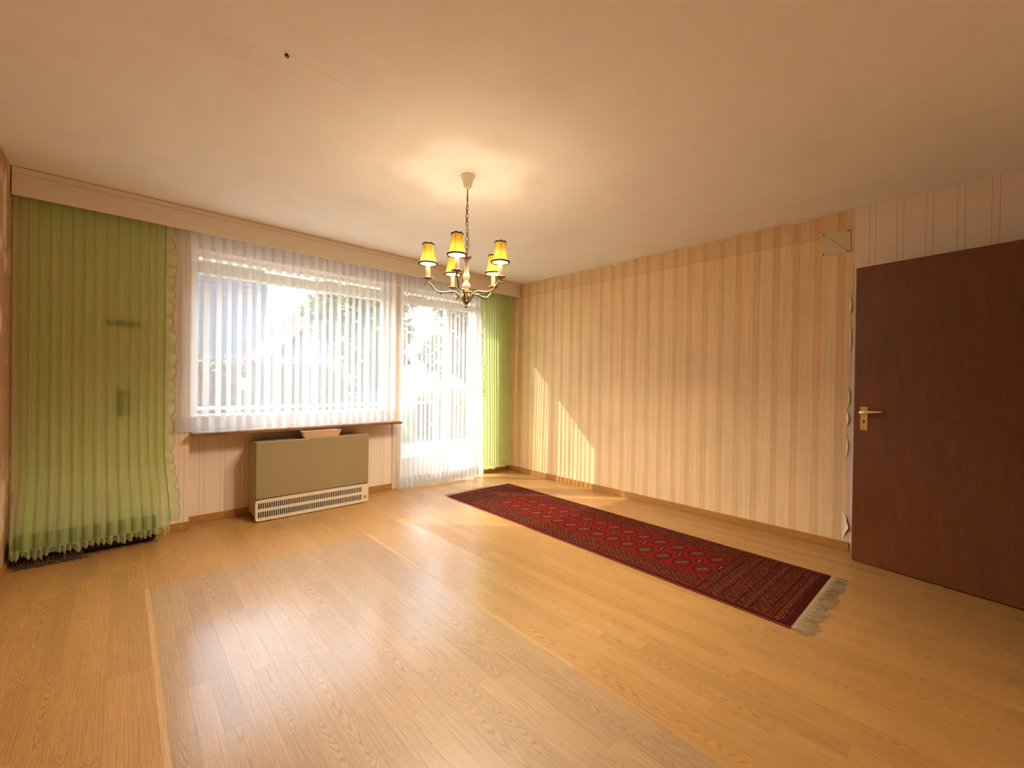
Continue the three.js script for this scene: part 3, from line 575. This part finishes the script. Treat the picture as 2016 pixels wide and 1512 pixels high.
  const flip = top.clone(); { const ix = Array.from(top.index.array); for (let i = 0; i < ix.length; i += 3) [ix[i], ix[i + 1]] = [ix[i + 1], ix[i]]; flip.setIndex(ix); flip.computeVertexNormals(); }
  const mRug = phys(hex('#ffffff'), 1, { map, specularIntensity: 0.15, bumpMap: scaled(weaveBump, 8, 24), bumpScale: 0.0012, side: THREE.DoubleSide });
  mesh('pile', flip, mRug, rug);
  mesh('backing', [box(-RW / 2 + 0.002, RW / 2 - 0.002, 0.0002, 0.002, -RL / 2, RL / 2)], std(hex('#4a1512'), 1), rug);
  mesh('selvedge', [tube([[-RW / 2 + 0.003, 0.005, -RL / 2], [-RW / 2 + 0.0035, 0.005, 0], [-RW / 2 + 0.001, 0.005, RL / 2]], 0.0045, 40, 8), tube([[RW / 2 - 0.003, 0.005, -RL / 2], [RW / 2 - 0.002, 0.005, 0], [RW / 2 - 0.003, 0.005, RL / 2]], 0.0045, 40, 8)], std(hex('#7d1a1c'), 0.95), rug);
  const mFringe = std(hex('#a58a68'), 1), mKelim = std(hex('#b59a76'), 1, { bumpMap: scaled(weaveBump, 20, 2), bumpScale: 0.001 });
  for (const [sgn, len, messy] of [[1, 0.075, 1], [-1, 0.062, 0.5]]) {
    mesh('end_band', [box(-RW / 2 + 0.004, RW / 2 - 0.004, 0.0004, 0.0055, Math.min(sgn * (RL / 2 - 0.002), sgn * (RL / 2 + 0.016)), Math.max(sgn * (RL / 2 - 0.002), sgn * (RL / 2 + 0.016)))], mKelim, rug);
    const st = [];
    for (let i = 0; i < 300; i++) {
      const x = -RW / 2 + 0.006 + (RW - 0.012) * (i + rr(-0.3, 0.3)) / 299, cl = fbm(x * 7, sgn, 411, 2) - 0.5, l = len * (0.7 + 0.5 * noise(x * 22, 2, 415) + rr(-0.12, 0.12)), dx = messy * (cl * 0.10 + rr(-0.014, 0.014)), z0 = sgn * (RL / 2 + 0.014), h = rr(0.002, 0.006) + 0.006 * messy * Math.max(0, cl);
      st.push(tube([[x, 0.0035, z0], [x + dx * 0.35, 0.003 + h, z0 + sgn * l * 0.35], [x + dx * 0.8, 0.0025 + h * 0.5, z0 + sgn * l * 0.72], [x + dx, 0.0016, z0 + sgn * l]], 0.0013, 6, 4));
    }
    mesh('fringe', st, mFringe, rug).userData.kind = 'stuff';
  }
  tag(rug, 'long dark red patterned runner rug with fringed ends along the right wall', 'rug');
}

// ------------------------------------------------------------------ open room door
{
  const d = group('room_door', 4.076, 0, 4.583, Math.acos(0.1593));   // local x from hinge to free edge, local -z faces the room
  const mVeneer = std(hex('#ffffff'), 0.42, { map: mahogany });
  const leaf = box(0.0, 0.862, 0.008, 2.013, 0, 0.04, 0.004);
  mesh('leaf', [leaf], mVeneer, d);
  const mPlate = std(hex('#d2a95e'), 0.38, { metalness: 0.55 }), mLever = std(hex('#efdcae'), 0.28, { metalness: 0.6 });
  const key = [[[0.8, 0.952], [0.8, 0.966], [0.799, 0.972], [0.804, 0.976], [0.809, 0.972], [0.808, 0.966], [0.808, 0.952]]];
  const hole = Array.from({ length: 10 }, (_, i) => [0.804 + 0.003 * Math.cos(i * 0.628), 0.918 + 0.003 * Math.sin(i * 0.628)]);
  const plate = mesh('handle_plate', extrude([[0.785, 0.905], [0.822, 0.905], [0.8235, 0.907], [0.8235, 1.062], [0.822, 1.064], [0.785, 1.064], [0.7835, 1.062], [0.7835, 0.907]], 0.005, [...key, hole]).translate(0, 0, -0.005), mPlate, d);
  plate.userData.label = 'brass backplate with keyhole';
  mesh('keyhole_backing', [box(0.79, 0.816, 0.91, 0.99, -0.0012, -0.0005)], mBlack, plate);
  const lever = [new THREE.CylinderGeometry(0.009, 0.011, 0.05, 16).rotateX(Math.PI / 2).translate(0.806, 1.027, -0.028), taperTube([[0.812, 1.025, -0.048], [0.80, 1.026, -0.052], [0.77, 1.030, -0.053], [0.73, 1.033, -0.052], [0.70, 1.035, -0.051]], [0.013, 0.0125, 0.0085, 0.006, 0.0045], 30, 12)];
  mesh('lever', lever, mLever, plate);
  mesh('hinge', [new THREE.CylinderGeometry(0.007, 0.007, 0.08, 12).translate(-0.006, 0.25, 0.0), new THREE.CylinderGeometry(0.007, 0.007, 0.08, 12).translate(-0.006, 1.75, 0.0)], mPlate, d);
  tag(d, 'dark mahogany flush door with brass handle standing open at right', 'door');
}
// ------------------------------------------------------------------ cover plate on the right wall
{
  const p = group('cover_plate', W - 0.001, 2.27, 3.582);
  const q = [[-0.087, 0.083], [0.087, 0.083], [0.088, -0.089], [-0.086, -0.086]];    // z, y
  const v = ([z, y], x) => [x, y, z];
  const tri = (a, b, c, x) => [...v(a, x[0]), ...v(b, x[1]), ...v(c, x[2])];
  const g = new THREE.BufferGeometry();
  const X = [-0.009, -0.007, -0.009, -0.006], pos = [...tri(q[0], q[2], q[1], [X[0], X[2], X[1]]), ...tri(q[0], q[3], q[2], [X[0], X[3], X[2]])];
  for (let i = 0; i < 4; i++) { const a = q[i], b = q[(i + 1) % 4], xa = X[i], xb = X[(i + 1) % 4]; pos.push(...v(a, xa), ...v(b, xb), ...v(b, -0.0005), ...v(a, xa), ...v(b, -0.0005), ...v(a, -0.0005)); }
  g.setAttribute('position', new THREE.Float32BufferAttribute(pos, 3)); g.computeVertexNormals();
  g.setAttribute('uv', new THREE.Float32BufferAttribute(new Float32Array(pos.length / 3 * 2), 2));
  mesh('plate', g, std(hex('#d9c9a2'), 0.75, { side: THREE.DoubleSide, bumpMap: plasterBump, bumpScale: 0.0005 }), p);
  mesh('crease', [tube([[-0.0093, 0.078, -0.08], [-0.0095, 0.0, 0.0], [-0.0093, -0.082, 0.081]], 0.0009, 20, 5)], std(hex('#8c7347'), 0.9), p);
  for (const [z, y] of [[-0.073, 0.072], [0.073, 0.072], [0.074, -0.078], [-0.073, -0.074]]) mesh('nail', [new THREE.CylinderGeometry(0.005, 0.005, 0.004, 12).rotateZ(Math.PI / 2).translate(-0.009, y, z)], mBlack, p);
  tag(p, 'small cream cover plate nailed high on the striped wall near the door', 'plate');
}

// ------------------------------------------------------------------ chandelier
{
  const cx = 2.119, cz = 2.082, ch = group('chandelier', cx, 0, cz);
  const rx = Math.cos(YAW), rz = Math.sin(YAW), fx = Math.sin(YAW), fz = -Math.cos(YAW);
  mesh('canopy', [lathe([[0, 2.418], [0.010, 2.418], [0.018, 2.424], [0.026, 2.436], [0.032, 2.462], [0.036, 2.480], [0.045, 2.491], [0.048, 2.497], [0.048, 2.5], [0, 2.5]], 40)], mIvory, ch);
  const link = (y, turn, h = 0.0155, w = 0.0085, r = 0.0016) => { const pts = []; for (let i = 0; i < 16; i++) { const a = i / 16 * 2 * Math.PI; pts.push([w * Math.cos(a), y + (h - w) * Math.sign(Math.sin(a)) * (Math.abs(Math.sin(a)) > 0.3 ? 1 : 0.3) + w * Math.sin(a), 0]); } return tube(pts, r, 28, 6, true).rotateY(turn); };
  const ring = (y, r) => new THREE.TorusGeometry(r, 0.0022, 8, 28).rotateY(0.75).translate(0, y, 0);
  mesh('stem', [new THREE.CylinderGeometry(0.004, 0.004, 0.05, 12).translate(0, 2.395, 0), new THREE.CylinderGeometry(0.006, 0.004, 0.012, 12).translate(0, 2.37, 0)], mBrassPale, ch);
  const links = [ring(2.352, 0.016), ring(2.024, 0.018)];
  for (let i = 0, y = 2.322; y > 2.04; i++, y -= 0.0246) links.push(link(y, i % 2 ? -YAW : -YAW + 1.5));
  mesh('chain', links, mBrass, ch);
  mesh('cord', [tube([[0.001, 2.37, 0.002], [-0.006, 2.31, 0.004], [-0.012, 2.22, 0.006], [0.0, 2.15, 0.005], [0.012, 2.08, 0.006], [0.008, 2.04, 0.004], [0, 1.985, 0]], 0.0024, 60, 6)], std(hex('#8a6f3e'), 0.7), ch);
  const scal = lathe([[0.004, 1.99], [0.008, 1.986], [0.02, 1.984], [0.030, 1.986], [0.032, 1.983], [0.022, 1.974], [0.010, 1.97], [0.004, 1.966]], 40); // saucer with a wavy rim
  { const P = scal.attributes.position; for (let i = 0; i < P.count; i++) { const r = Math.hypot(P.getX(i), P.getZ(i)), a = Math.atan2(P.getZ(i), P.getX(i)); P.setY(i, P.getY(i) + 0.004 * smooth(0.018, 0.031, r) * Math.sin(a * 6)); } scal.computeVertexNormals(); }
  mesh('saucer', [scal], mBrassPale, ch);
  mesh('column', [lathe([[0, 1.972], [0.010, 1.970], [0.0165, 1.965], [0.017, 1.958], [0.012, 1.952], [0.0115, 1.945], [0.0125, 1.92], [0.0145, 1.892], [0.018, 1.878], [0.0215, 1.866], [0.0205, 1.853], [0.014, 1.843], [0.0105, 1.836], [0.0135, 1.828], [0.021, 1.818], [0.0265, 1.806], [0.0265, 1.797], [0.019, 1.787], [0.0145, 1.780], [0.0145, 1.770], [0, 1.766]], 36)], mWoodCream, ch);
  mesh('hub', [lathe([[0, 1.768], [0.036, 1.766], [0.036, 1.762], [0.030, 1.758], [0.027, 1.735], [0.020, 1.716], [0.020, 1.708], [0.024, 1.704], [0.018, 1.694], [0.008, 1.688], [0.006, 1.680], [0.010, 1.677], [0.013, 1.673], [0.006, 1.669], [0.003, 1.661], [0, 1.660]], 32)], mBrassPale, ch);
  const petals = [];
  for (let k = 0; k < 5; k++) { const a = k / 5 * 2 * Math.PI + 0.4; petals.push(taperTube([[0.024 * Math.cos(a), 1.76, 0.024 * Math.sin(a)], [0.031 * Math.cos(a), 1.735, 0.031 * Math.sin(a)], [0.022 * Math.cos(a), 1.706, 0.022 * Math.sin(a)]], [0.003, 0.007, 0.003], 12, 8)); }
  mesh('acanthus_leaves', petals, mBrass, ch);
  const mShade = phys(lin(0.46, 0.27, 0.035), 1, { transmission: 0.043, thickness: 0, side: THREE.DoubleSide, emissive: lin(1, 0.55, 0.05), emissiveIntensity: 0.12, specularIntensity: 0.2 });
  const mBulb = std(hex('#fff1d8'), 0.4, { emissive: lin(1, 0.75, 0.42), emissiveIntensity: 3 });
  const prof = [[0.029, 1.709], [0.043, 1.736], [0.063, 1.756], [0.084, 1.763], [0.111, 1.760], [0.138, 1.753], [0.169, 1.755], [0.190, 1.763], [0.210, 1.784], [0.224, 1.803], [0.238, 1.814], [0.250, 1.808], [0.257, 1.801], [0.263, 1.806]];
  const makeLight = (deg) => {
    const p = deg * Math.PI / 180, dx = -fx * Math.cos(p) + rx * Math.sin(p), dz = -fz * Math.cos(p) + rz * Math.sin(p), R = 0.24, bx = dx * R, bz = dz * R;
    const ang = Math.atan2(dx, dz);
    const arm = mesh('arm', [taperTube(prof.map(([r, y]) => [dx * r, y, dz * r]), [0.0085, 0.007, 0.0065, 0.006, 0.006, 0.0055, 0.0065, 0.0055, 0.0045, 0.005, 0.004, 0.003, 0.0035], 70, 10),
      taperTube([[dx * 0.146, 1.752, dz * 0.146], [dx * 0.156, 1.748, dz * 0.156], [dx * 0.163, 1.740, dz * 0.163]], [0.004, 0.005, 0.002], 10, 8),
      taperTube([[dx * 0.200, 1.776, dz * 0.200], [dx * 0.213, 1.790, dz * 0.213], [dx * 0.217, 1.801, dz * 0.217]], [0.003, 0.006, 0.002], 10, 8),
      new THREE.SphereGeometry(0.0055, 12, 10).translate(dx * 0.256, 1.801, dz * 0.256),
      new THREE.CylinderGeometry(0.004, 0.006, 0.022, 12).translate(bx, 1.822, bz)], mBrass, ch);
    const dish = lathe([[0, 1.828], [0.010, 1.829], [0.024, 1.833], [0.033, 1.837], [0.034, 1.840], [0.030, 1.840], [0.016, 1.838], [0, 1.838]], 32);
    { const P = dish.attributes.position; for (let i = 0; i < P.count; i++) { const r = Math.hypot(P.getX(i), P.getZ(i)), a = Math.atan2(P.getZ(i), P.getX(i)); P.setY(i, P.getY(i) + 0.002 * smooth(0.02, 0.034, r) * Math.sin(a * 8)); } dish.computeVertexNormals(); }
    mesh('drip_dish', [dish.translate(bx, 0, bz)], mBrassPale, ch);
    mesh('candle_sleeve', [lathe([[0, 1.838], [0.0135, 1.838], [0.0135, 1.936], [0.012, 1.939], [0, 1.939]], 24).translate(bx, 0, bz)], mCandle, ch);
    // six-panelled flared shade
    const sh = [[0.0335, 2.048], [0.035, 2.025], [0.0375, 2.0], [0.042, 1.972], [0.048, 1.948], [0.0545, 1.930]];
    const facet = (r, a) => r * (1 - 0.035 * (1 - Math.cos(6 * a)) * 0.5);
    const sg = grid((s, t) => { const a = s * 2 * Math.PI, f = t * (sh.length - 1), k = Math.min(sh.length - 2, Math.floor(f)), r = facet(lerp(sh[k][0], sh[k + 1][0], f - k), a), y = lerp(sh[k][1], sh[k + 1][1], f - k); return [bx + r * Math.sin(a + ang), y, bz + r * Math.cos(a + ang)]; }, 60, 20);
    const shd = mesh('lamp_shade', sg, mShade, ch);
    const ribs = [], trims = [];
    for (let k = 0; k < 6; k++) { const a = k / 6 * 2 * Math.PI + ang; ribs.push(tube(sh.map(([r, y]) => [bx + (r + 0.0004) * Math.sin(a), y, bz + (r + 0.0004) * Math.cos(a)]), 0.0012, 20, 5)); }
    mesh('seam', ribs, mDarkTrim, shd);
    for (const [r, y, tr] of [[0.0335, 2.048, 0.005], [0.0552, 1.929, 0.0058]]) trims.push(tube(Array.from({ length: 48 }, (_, i) => { const a = i / 48 * 2 * Math.PI, q = facet(r, a); return [bx + q * Math.sin(a + ang), y + 0.0009 * (i % 2) + (y > 2 ? 0.0022 * Math.cos(6 * a) : 0), bz + q * Math.cos(a + ang)]; }), tr, 120, 7, true));
    mesh('trim', trims, mDarkTrim, shd);
    mesh('bulb', [lathe([[0, 1.939], [0.008, 1.94], [0.009, 1.952], [0.015, 1.970], [0.0165, 1.982], [0.012, 1.998], [0.004, 2.012], [0, 2.016]], 20).translate(bx, 0, bz)], mBulb, ch);
    const l = new THREE.PointLight(LAMP_COLOR, LAMP_POWER, 0, 2); l.name = 'candle_lamp'; l.position.set(bx, 1.981, bz); l.castShadow = true; l.shadow.radius = 0.8;
    ch.add(l);
    for (const [power, dir, half] of [[DOWN_POWER, -1, 76], [UP_POWER, 1, 27]]) {   // what leaves the shade through its open foot and top
      const s = new THREE.SpotLight(LAMP_COLOR, power, 0, half * Math.PI / 180, dir < 0 ? 0.7 : 0.35, 2); s.name = 'candle_beam';
      s.position.set(bx, 1.983, bz); s.target.position.set(bx, 1.983 + dir, bz); s.castShadow = true; s.shadow.radius = dir < 0 ? 2.7 : 1.6;
      ch.add(s, s.target);
    }
  };
  for (const a of [-7, 65, 137, 209, 281]) makeLight(a);
  tag(ch, 'brass five-armed chandelier with lit yellow shades hanging from the ceiling', 'chandelier');
}

// ------------------------------------------------------------------ outside, seen hazily through the sheers
{
  structure(mesh('terrace', [box(-3, 9, -0.3, -0.06, -3.2, -0.36)], std(hex('#8b8478'), 0.9)), 'terrace paving');
  structure(mesh('ground', [box(-40, 60, -0.5, -0.25, -60, -3.2)], std(hex('#46562a'), 1)), 'garden lawn');
  const leafMat = (c) => phys(c, 0.8, { transmission: 0.35, thickness: 0, side: THREE.DoubleSide });
  function leaves(n, place, size, s0) {
    const pos = [];
    for (let i = 0; i < n; i++) {
      const [x, y, z] = place(), a = rnd() * 6.28, b = rr(-1, 1), l = size * rr(0.6, 1.3), ux = Math.cos(a) * l, uz = Math.sin(a) * l, uy = b * l * 0.6, vx = -Math.sin(a) * l * 0.4, vz = Math.cos(a) * l * 0.4, vy = rr(-0.3, 0.3) * l;
      const A = [x, y, z], B = [x + ux * 0.5 + vx, y + uy * 0.5 + vy, z + uz * 0.5 + vz], C = [x + ux, y + uy, z + uz], D = [x + ux * 0.5 - vx, y + uy * 0.5 - vy, z + uz * 0.5 - vz];
      pos.push(...A, ...B, ...C, ...A, ...C, ...D);
    }
    const g = new THREE.BufferGeometry(); g.setAttribute('position', new THREE.Float32BufferAttribute(pos, 3)); g.computeVertexNormals();
    return g;
  }
  const mWood = std(hex('#5a4632'), 0.9);
  const hedge = (x0, x1, z, h, c, label, n) => {
    const g = group('hedge', (x0 + x1) / 2, -0.26, z), w = (x1 - x0) / 2;
    const core = grid((s, t) => { const a = t * Math.PI, x = lerp(-w, w, s); return [x, h * 0.92 * Math.pow(Math.sin(a), 0.5) * (0.9 + 0.15 * fbm(x * 2, t * 4, 503, 3)), -0.42 * Math.cos(a)]; }, 60, 14);
    mesh('branches', core, mWood, g);
    mesh('foliage', [leaves(n, () => { const a = rnd() * Math.PI, x = rr(-w, w); return [x, h * Math.pow(Math.sin(a), 0.5) * rr(0.85, 1.05), -0.5 * Math.cos(a)]; }, 0.085)], leafMat(c), g);
    tag(g, label, 'hedge');
  };
  hedge(0.6, 4.6, -6.6, 1.85, hex('#55502a'), 'brown green hedge outside, seen through the left of the wide window', 9000);
  hedge(6.0, 12.5, -4.9, 1.25, hex('#6f7a30'), 'yellow green hedge in the garden behind the balcony door', 9000);
  const tree = (x, z, h, r, c, label, n) => {
    const g = group('tree', x, -0.26, z);
    const br = [taperTube([[0, 0, 0], [0.05, h * 0.3, 0.03], [-0.04, h * 0.6, 0], [0, h * 0.9, 0]], [0.16, 0.12, 0.09, 0.03], 20, 9)];
    for (let i = 0; i < 9; i++) { const a = i * 2.4, y = h * (0.35 + 0.055 * i), l = r * rr(0.55, 0.9); br.push(taperTube([[0, y, 0], [Math.cos(a) * l * 0.5, y + l * 0.35, Math.sin(a) * l * 0.5], [Math.cos(a) * l, y + l * 0.6, Math.sin(a) * l]], [0.05, 0.03, 0.012], 10, 6)); }
    mesh('trunk', br, mWood, g);
    const blobs = Array.from({ length: 26 }, () => { const a = rnd() * 6.28, q = r * Math.sqrt(rnd()) * 0.75; return [Math.cos(a) * q, h * rr(0.3, 0.95), Math.sin(a) * q, r * rr(0.3, 0.5)]; });
    mesh('crown', [leaves(n, () => { const b = blobs[Math.floor(rnd() * blobs.length)], a = rnd() * 6.28, e = Math.acos(rr(-1, 1)), q = b[3] * Math.cbrt(rr(0.3, 1)); return [b[0] + q * Math.sin(e) * Math.cos(a), b[1] + q * Math.cos(e), b[2] + q * Math.sin(e) * Math.sin(a)]; }, 0.27)], leafMat(c), g);
    tag(g, label, 'tree');
  };
  tree(5.8, -8.2, 6.4, 1.8, hex('#66702e'), 'green tree outside, behind the right half of the wide window', 14000);
  tree(10.5, -8.4, 6.8, 1.95, hex('#74752f'), 'yellowish tree outside behind the balcony door, nearest the wide window', 14000);
  tree(15.2, -10.5, 7.5, 2.8, hex('#5f6c28'), 'green tree farthest right in the garden beyond the balcony door', 14000);
  // neighbour houses
  const house = (label, [x0, x1, z0, z1], eave, ridge, wallC, roofC, alongX) => {
    const g = group('house', (x0 + x1) / 2, -0.26, (z0 + z1) / 2), w = (x1 - x0) / 2, d = (z1 - z0) / 2, th = 0.18, ov = 0.35;
    const pent = alongX ? [[-d, 0], [d, 0], [d, eave], [0, ridge], [-d, eave]] : [[-w, 0], [w, 0], [w, eave], [0, ridge], [-w, eave]];
    const body = extrude(pent, alongX ? 2 * w : 2 * d); alongX ? body.translate(0, 0, -w).rotateY(Math.PI / 2) : body.translate(0, 0, -d);
    mesh('wall', body, std(wallC, 0.95), g);
    const half = alongX ? d : w, len = (alongX ? w : d) + ov, k = (ridge - eave) / half, rows = 16;
    for (const s of [-1, 1]) {                  // each slope: overlapping courses of tiles
      const c = [];
      for (let i = 0; i < rows; i++) { const a = i / rows * (half + ov), b = (i + 1.15) / rows * (half + ov), ya = ridge + th - k * a, yb = ridge + th - k * b + 0.05; const q = extrude([[a, ya - 0.06], [b, yb - 0.07], [b, yb + 0.02], [a, ya]], 2 * len).translate(0, 0, -len); if (s < 0) q.scale(-1, 1, 1), q.index || q.setAttribute('position', q.attributes.position); c.push(alongX ? q.rotateY(-Math.PI / 2 * 1) : q); }
      const m = mesh('roof_slope', c, std(roofC, 0.85, { side: THREE.DoubleSide }), g); m.geometry.computeVertexNormals();
    }
    const win = (x, y, ww, hh) => { const f = mesh('window', [box(x - ww / 2, x + ww / 2, y - hh / 2, y + hh / 2, d, d + 0.04, 0.01)], mWhiteFrame, g); mesh('pane', [box(x - ww / 2 + 0.06, x + ww / 2 - 0.06, y - hh / 2 + 0.06, y + hh / 2 - 0.06, d + 0.035, d + 0.045)], std(hex('#39424a'), 0.1), f); };
    return { g, win, label: () => tag(g, label, 'house') };
  };
  const a = house('pale blue walled house with red tiled gable roof outside the wide window', [4.3, 8.7, -16, -11.2], 2.3, 4.5, hex('#6c7684'), hex('#803322'), false);
  a.win(0.2, 1.5, 1.0, 1.1); a.label();
  const b = house('grey house with a low red eave, farthest left outside the wide window', [-1.2, 5.3, -22.4, -17.2], 2.8, 7.6, hex('#4c4d52'), hex('#34353a'), true);
  b.label();
  const rail = group('railing', 2.1, -0.06, -1.9);
  mesh('top_rail', [box(-1.6, 2.4, 0.87, 0.91, -0.02, 0.02, 0.008)], std(hex('#f2f0ea'), 0.5), rail);
  for (let i = 0; i < 5; i++) mesh('post', [box(-1.58 + i * 0.985, -1.54 + i * 0.985, 0, 0.88, -0.02, 0.02, 0.004)], std(hex('#d8d8d4'), 0.5), rail);
  tag(rail, 'white terrace railing outside the wide window', 'railing');
  const sign = group('sign', 2.36, 1.08, -5.7);
  mesh('board', [box(-0.08, 0.08, -0.12, 0.12, 0, 0.02, 0.004)], std(hex('#e2c24a'), 0.6), sign);
  mesh('post', [box(-0.02, 0.02, -1.32, -0.1, -0.03, 0, 0.003)], mWood, sign);
  tag(sign, 'small yellow sign standing before the brown hedge outside the window', 'sign');
}

scene.traverse((o) => { if (o.isMesh) o.castShadow = o.receiveShadow = true; });
renderer.render(scene, camera);
